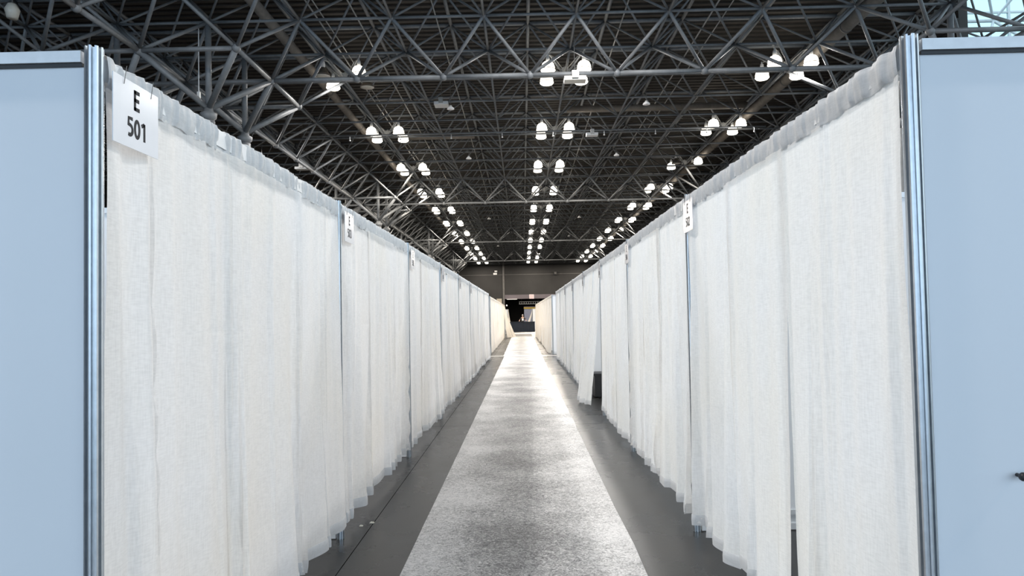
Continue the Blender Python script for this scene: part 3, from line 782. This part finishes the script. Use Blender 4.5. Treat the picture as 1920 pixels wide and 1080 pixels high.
R_ = [(.15, .11), (.14, .1), (.16, .11), (.12, .09), .055, (.075, .085), (.075, .095), .055, .045, .032, .055, .045, .032, .08, .055, .04, .035, .08, .055, .04, .035]
body = skinned('body', P_, E_, R_, 'skin', pe)
skinned('shirt', [P_[i] for i in (0, 1, 2, 3, 7, 8, 10, 11)], [(0, 1), (1, 2), (2, 3), (3, 4), (4, 5), (3, 6), (6, 7)], [(.165, .125), (.155, .115), (.175, .125), (.13, .1), .068, .058, .068, .058], 'shirt', pe)
skinned('trousers', [P_[i] for i in (0, 13, 14, 15, 17, 18, 19)], [(0, 1), (1, 2), (2, 3), (0, 4), (4, 5), (5, 6)], [(.16, .12), .09, .068, .055, .09, .068, .055], 'shirt', pe)
MB().ball((0, .015, 1.69), .083, 12, 8, 1.05).build('hair', 'hair', pe, True)
MB().ball((0, -.1, 1.63), .016, 8, 6).build('nose', 'skin', body, True)
for sx_ in (-.033, .033): MB().ball((sx_, -.094, 1.66), .011, 8, 6).build('eye', 'ink', body, True)
MB().box((-.025, -.1, 1.59), (.025, -.085, 1.598)).build('mouth', 'cream', body)
for sx_ in (-1, 1):
    cx_ = -.36 if sx_ < 0 else .38; cy_ = -.26 if sx_ < 0 else -.24; cz_ = 1.1 if sx_ < 0 else 1.13
    pts = [(cx_, cy_, cz_), (cx_, cy_-.06, cz_-.005)]; eg = [(0, 1)]; rd = [.03, (.04, .018)]
    for k_ in range(4):
        i0 = len(pts); xx = cx_+(k_-1.5)*.02; ln = (.035, .042, .04, .03)[k_]
        pts += [(xx, cy_-.075-ln*.5, cz_-.006), (xx, cy_-.075-ln, cz_-.02)]; eg += [(1, i0), (i0, i0+1)]; rd += [.009, .008]
    i0 = len(pts); pts += [(cx_-sx_*.04, cy_-.05, cz_), (cx_-sx_*.05, cy_-.08, cz_-.01)]; eg += [(0, i0), (i0, i0+1)]; rd += [.011, .009]
    skinned('hand', pts, eg, rd, 'skin', body, 1)
MB().box((-.09, -.13, 1.14), (.09, -.125, 1.34)).build('shirt_print', 'white', pe)

# ------------------------------------------------------------------ far end of the hall
ex = thing('exit_sign', 'lit pinkish exit sign on the grey lintel above the dark opening', 'sign', (1.78, YB-.1, 4.9))
MB().box((-.45, -.05, 0), (.45, .06, .82)).build('housing', 'white', ex); MB().box((-.4, -.065, .05), (.4, -.05, .77)).build('face', 'exit', ex)
tr = thing('box_truss', 'pale box truss hung across the dark opening at the far end', 'truss', (-.66, YB+1.2, 3.95))
for z in (0, .42):
    for y in (0, .4): MB().tube((0, y, z), (4.2, y, z), .045, 8).build('truss_chord', 'white', tr)
for k_ in range(10):
    MB().tube((.1+k_*.44, 0, 0), (.1+k_*.44, 0, .42), .035, 6).tube((.1+k_*.44, .4, 0), (.1+k_*.44, .4, .42), .035, 6).build('truss_post', 'white', tr)
MB().tube((.5, .2, .4), (.5, .2, OZ+.9-3.95), .02, 6).tube((3.7, .2, .4), (3.7, .2, OZ+.9-3.95), .02, 6).build('hanger', 'steel_dark', tr)
dd = thing('loading_door', 'blue-grey door with a yellow header inside the dark opening', 'door', (1.6, YB+1.0, 0))
MB().box((-1.3, 0, 0), (1.6, .1, 3.0)).build('door_leaf', 'bluegrey', dd); MB().box((-1.35, -.05, 3.0), (1.65, .1, 3.28)).build('header', 'yellow', dd)
MB().box((-1.35, -.06, 3.28), (1.65, .1, 3.42)).build('hood', 'lintel', dd)
MB().box((-.8, -.02, .4), (1.1, 0, 2.5)).build('inset', 'bluegrey', dd)
pc = thing('tall_crate', 'tall cream board box beside the dark opening, above the far left curtains', 'box', (-4.2, 128, 0))
MB().box((-.45, -.3, 0), (.45, .3, 4.75)).build('body', 'cream', pc); MB().box((-.47, -.32, 4.75), (.47, .32, 4.85)).build('cap', 'cream', pc)
wf = thing('wall_floodlight', 'small white floodlight pair high on the dark back wall, left', 'light', (-5.1, YB-.1, 9.6))
MB().box((-.35, -.15, 0), (.35, 0, .35)).build('housing', 'white', wf); MB().box((-.1, -.2, .5), (.4, 0, .8)).build('head', 'white', wf)
wf2 = thing('wall_speaker', 'black square box high on the dark back wall, right', 'speaker', (6.4, YB-.1, 9.4))
MB().box((-.3, -.3, 0), (.3, 0, .6)).build('cabinet', 'black', wf2); MB().box((-.2, -.32, .1), (.2, -.3, .5)).build('grille', 'steel_dark', wf2)
jb = thing('small_lamp', 'tiny white lamp in the left of the dark opening', 'lamp', (-3.0, YB-.3, 3.7))
MB().box((-.1, -.1, -.15), (.1, .3, .15)).build('housing', 'white', jb); MB().ball((0, -.12, 0), .09, 8, 6).build('bulb', 'lamp_glass', jb, True)
tb = tag(MB().box((-2.95, -.1, 0), (-1.0, .2, .12)).build('lintel_tube', 'white', None, False, (0, YB-.2, 4.8)), 'pale tube light along the left underside of the lintel', 'light')

# ------------------------------------------------------------------ lights
def area(name, loc, rot, sx_, sy_, power, col, shape='RECTANGLE'):
    l = bpy.data.lights.new(name, 'AREA'); l.shape = shape; l.size = sx_
    if shape == 'RECTANGLE': l.size_y = sy_
    l.energy = power; l.color = col
    o = bpy.data.objects.new(name, l); o.location = loc; o.rotation_euler = rot; link(o); return o
LW = 900
def wc(y): return (1, .90, .77) if y > 40 else (1, .965, .93)
for (x, y, z) in lit_lamps: area('high_bay_light', (x, y, z-.452), (0, 0, 0), .50, 0, LW/4*(1 if y < 50 else .72), wc(y), 'DISK')
for (ri, ks) in ((-6, range(1, 8)), (-3, (-2, -3)), (0, (-1,)), (3, (-2, -3)), (6, range(1, 6))):
    for k in ks:
        x = (.64+ri)*S; y = (9.51+3*k)*S
        [area('high_bay_light', (x+a, y+b, lampz-.452), (0, 0, 0), .5, 0, LW/4, wc(y), 'DISK') for a in (-.73, .73) for b in (-.76, .76)]
area('daylight_front', (0, -20, 6.5), (PI/2, 0, 0), 60, 12, 1950, (.38, .61, 1.0))
w = bpy.data.worlds.new('sky'); SC.world = w; w.use_nodes = True
nt = w.node_tree; nt.nodes.clear()
o_ = nt.nodes.new('ShaderNodeOutputWorld'); bg = nt.nodes.new('ShaderNodeBackground'); bg.inputs[0].default_value = (.72, .90, 1, 1); bg.inputs[1].default_value = 1.25
nt.links.new(bg.outputs[0], o_.inputs[0])

SC.view_settings.view_transform = 'Standard'; SC.view_settings.look = 'None'; SC.view_settings.gamma = 1
SC.view_settings.exposure = .30; SC.view_settings.use_curve_mapping = False
SC.cycles.max_bounces = 8; SC.cycles.diffuse_bounces = 5; SC.cycles.transmission_bounces = 4
